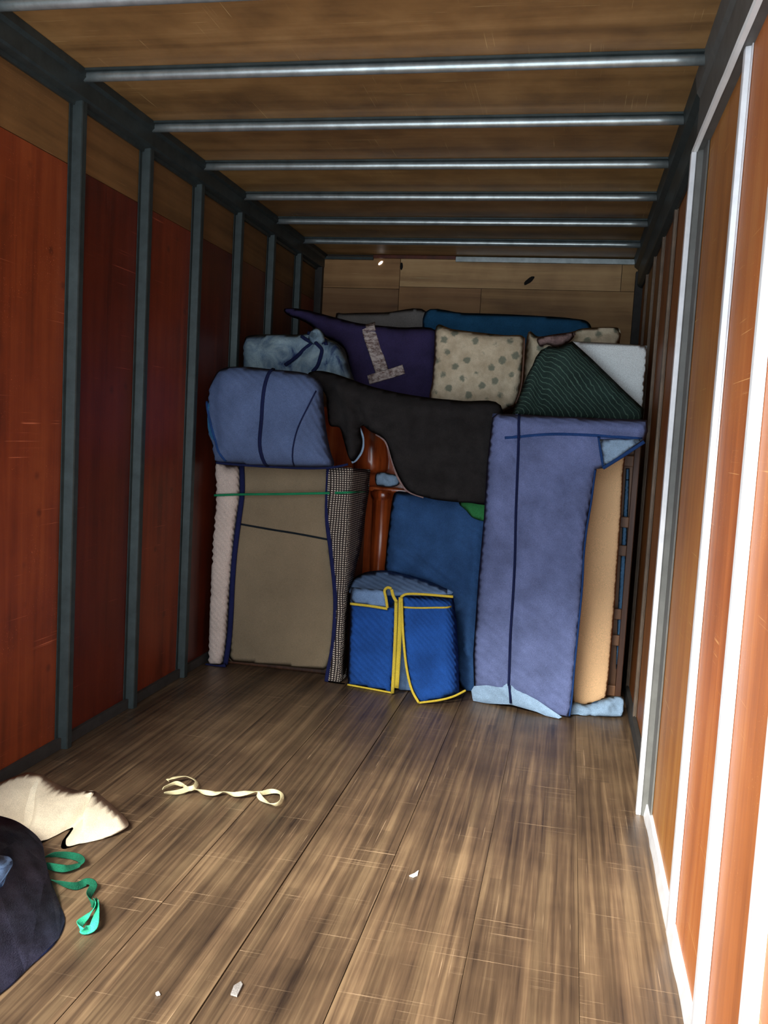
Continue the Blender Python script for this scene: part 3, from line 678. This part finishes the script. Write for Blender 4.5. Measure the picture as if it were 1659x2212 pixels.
# ------------------------------------------------------------------ on the floor
tag(pad('crumpled_blanket', [(-90,1730),(0,1690),(40,1674),(66,1668),(92,1675),(127,1695),(175,1709),(207,1711),(235,1733),(262,1757),(277,1776),(272,1789),(239,1806),(180,1826),(145,1829),(137,1813),(122,1812),(104,1836),(84,1842),(40,1810),(-90,1800)],
    plane((275,1787,2.82),(143,1829,2.70),(64,1668,2.99)), M['cream'], None, .18, .06, 26,
    folds=[([(196,1724),(180,1760),(152,1792),(132,1815)], -.09, 9), ([(214,1722),(216,1765),(170,1815)], .05, 12), ([(130,1705),(120,1760),(100,1830)], .07, 24), ([(84,1690),(78,1740),(84,1800)], -.05, 11), ([(20,1700),(50,1760),(80,1800)], .06, 13), ([(10,1730),(44,1800)], -.05, 9), ([(245,1760),(200,1815)], .01, 16)],
    wob=.012, wobs=7, step=6, ground=True, ext=(0,.22,0))[0], 'crumpled cream blanket heaped on the floor beside the left wall', 'blanket')
T = thing('crumpled_blanket', (.55, 2.2, 0), 'dark navy quilted blanket heaped at the front left corner of the floor', 'blanket')
_, Sn = pad('quilted_cloth', [(-160,1745),(-60,1750),(0,1762),(44,1778),(87,1814),(98,1855),(108,1897),(128,1950),(140,1998),(120,2047),(64,2095),(0,2150),(-160,2240)],
    plane((139,1998,2.24),(0,2149,1.9),(0,1763,2.58)), M['navy'], T, .25, .07, 34,
    folds=[([(-20,1800),(40,1850),(84,1940),(70,2040)], .07, 20), ([(20,1880),(36,1980),(-20,2080)], -.08, 18), ([(60,1820),(100,1900)], .04, 12), ([(50,1990),(100,1960)], -.04, 10), ([(-20,2100),(60,2060),(110,2010)], .06, 20)], wob=.02, wobs=6, ground=True, ext=(0,.25,0))
pad('pale_patch', [(-30,1848),(0,1850),(20,1851),(28,1866),(14,1892),(4,1915),(-30,1925)], lambda x, y: Sn((x, y)).y*1.0-.012, M['blue_grey'], T, .012, .004, 6, step=5)
# twisted straps on the floor
def floor_strap(name, marks, wid, mat, twist, z0=.012, amp=.01, phase=0, parent=None):
    pl = catmull(marks, 10, False)
    P, N = [], []
    L = 0
    for i, p in enumerate(pl):
        s = i/(len(pl)-1)
        tw = phase+twist*s*math.pi
        q = atz(p[0], p[1], z0+amp*math.sin(s*math.pi*3)**2); P.append(q)
        t = atz(*pl[min(i+1, len(pl)-1)])-atz(*pl[max(0, i-1)]); t.z = 0; t.normalize()
        side = Vector((-t.y, t.x, 0))
        N.append(Vector((0,0,1))*math.cos(tw)+side*math.sin(tw))
    return strap(name, P, N, mat, parent, wid, .0012)
T = thing('webbing_strap', (.85, 3.2, 0), 'cream webbing strap lying twisted and looped on the floorboards', 'strap')
floor_strap('strap_length', [(352,1703),(378,1692),(396,1697),(404,1704),(420,1700),(424,1688),(402,1677),(372,1681),(362,1686)], .020, M['cream_strap'], .8, .016, .012, 1.0, T)
floor_strap('strap_length', [(354,1713),(385,1711),(412,1703),(424,1706),(440,1711),(462,1714),(482,1711),(506,1716),(530,1713),(550,1710),(566,1713),(590,1709),(608,1716),(606,1732),(590,1738),(568,1728),(556,1714)], .020, M['cream_strap'], 5.2, .016, .008, .6, T)
T = thing('webbing_strap', (.75, 2.3, 0), 'turquoise green strap trailing out from under the navy blanket', 'strap')
floor_strap('strap_length', [(106,1900),(130,1908),(165,1914),(190,1904),(202,1912),(192,1935),(200,1952),(212,1946)], .024, M['green_dark'], 1.6, .012, .01, .4, T)
floor_strap('strap_length', [(206,1946),(204,1960),(188,1978),(172,1997),(178,2009),(200,2004),(207,1980),(211,1950)], .024, M['turq'], 2.2, .014, .01, .9, T)
floor_strap('strap_length', [(88,1856),(120,1846),(168,1852),(174,1866),(140,1876),(100,1870)], .024, M['green_dark'], 1.4, .012, .01, .4, T)
# scraps
def scrap(name, px, label, cat, mat, on='floor'):
    pts = [atz(x, y, .001) if on == 'floor' else CAM+ray(x, y)*((PR-.001-CAM.x)/ray(x, y).x) for x, y in px]
    bm = bmesh.new(); up = Vector((0,0,.003)) if on == 'floor' else Vector((-.004,0,0))
    lo = [bm.verts.new(p) for p in pts]; hi = [bm.verts.new(p+up*random.uniform(.7,2)) for p in pts]
    bm.faces.new(lo); bm.faces.new(hi)
    for i in range(len(lo)): bm.faces.new((lo[i], lo[(i+1)%len(lo)], hi[(i+1)%len(lo)], hi[i]))
    return tag(link(name, bmesh_to(name, bm), mat), label, cat)
scrap('paper_scrap', [(884,1893),(896,1888),(904,1883),(902,1892),(893,1896)], 'tiny white paper scrap in the middle of the floorboards', 'scrap', M['paper'])
scrap('paper_scrap', [(498,2150),(505,2132),(520,2121),(524,2130),(512,2154)], 'pale worn paper scrap beside the long dark floor seam', 'scrap', M['grey_cloth'])
scrap('paper_scrap', [(336,2148),(342,2145),(346,2150),(339,2152)], 'smallest white crumb of paper left of the long dark floor seam', 'scrap', M['paper'])
scrap('tape_scrap', [(1526,2156),(1540,2150),(1556,2151),(1560,2156),(1543,2162)], 'white scrap stuck low on the orange right wall', 'scrap', M['paper'], 'wall')
scrap('tape_scrap', [(1624,1112),(1634,1098),(1646,1108),(1662,1118),(1650,1138),(1636,1124)], 'ragged white scrap stuck on the orange right wall at half height', 'scrap', M['paper'], 'wall')
# holes in the back wall
def disc(name, px, py, rx, rz, rot, mat, parent):
    c = at(px, py, YB-.008); bm = bmesh.new(); v = []
    for s in (0, .006):
        v.append([bm.verts.new(c+Vector((rx*math.cos(a)*math.cos(rot)-rz*math.sin(a)*math.sin(rot), s, rx*math.cos(a)*math.sin(rot)+rz*math.sin(a)*math.cos(rot)))) for a in [k*math.pi/5+.2*(k%2) for k in range(10)]])
    bm.faces.new(v[0]); bm.faces.new(v[1])
    for k in range(10): bm.faces.new((v[0][k], v[0][(k+1)%10], v[1][(k+1)%10], v[1][k]))
    return link(name, bmesh_to(name, bm), mat, parent)
disc('daylight_hole', 822, 568, .022, .009, .7, M['glow'], wb)
disc('split_hole', 1143, 606, .050, .018, .7, M['hole'], wb)
disc('split_hole', 867, 575, .012, .03, 0, M['hole'], wb)
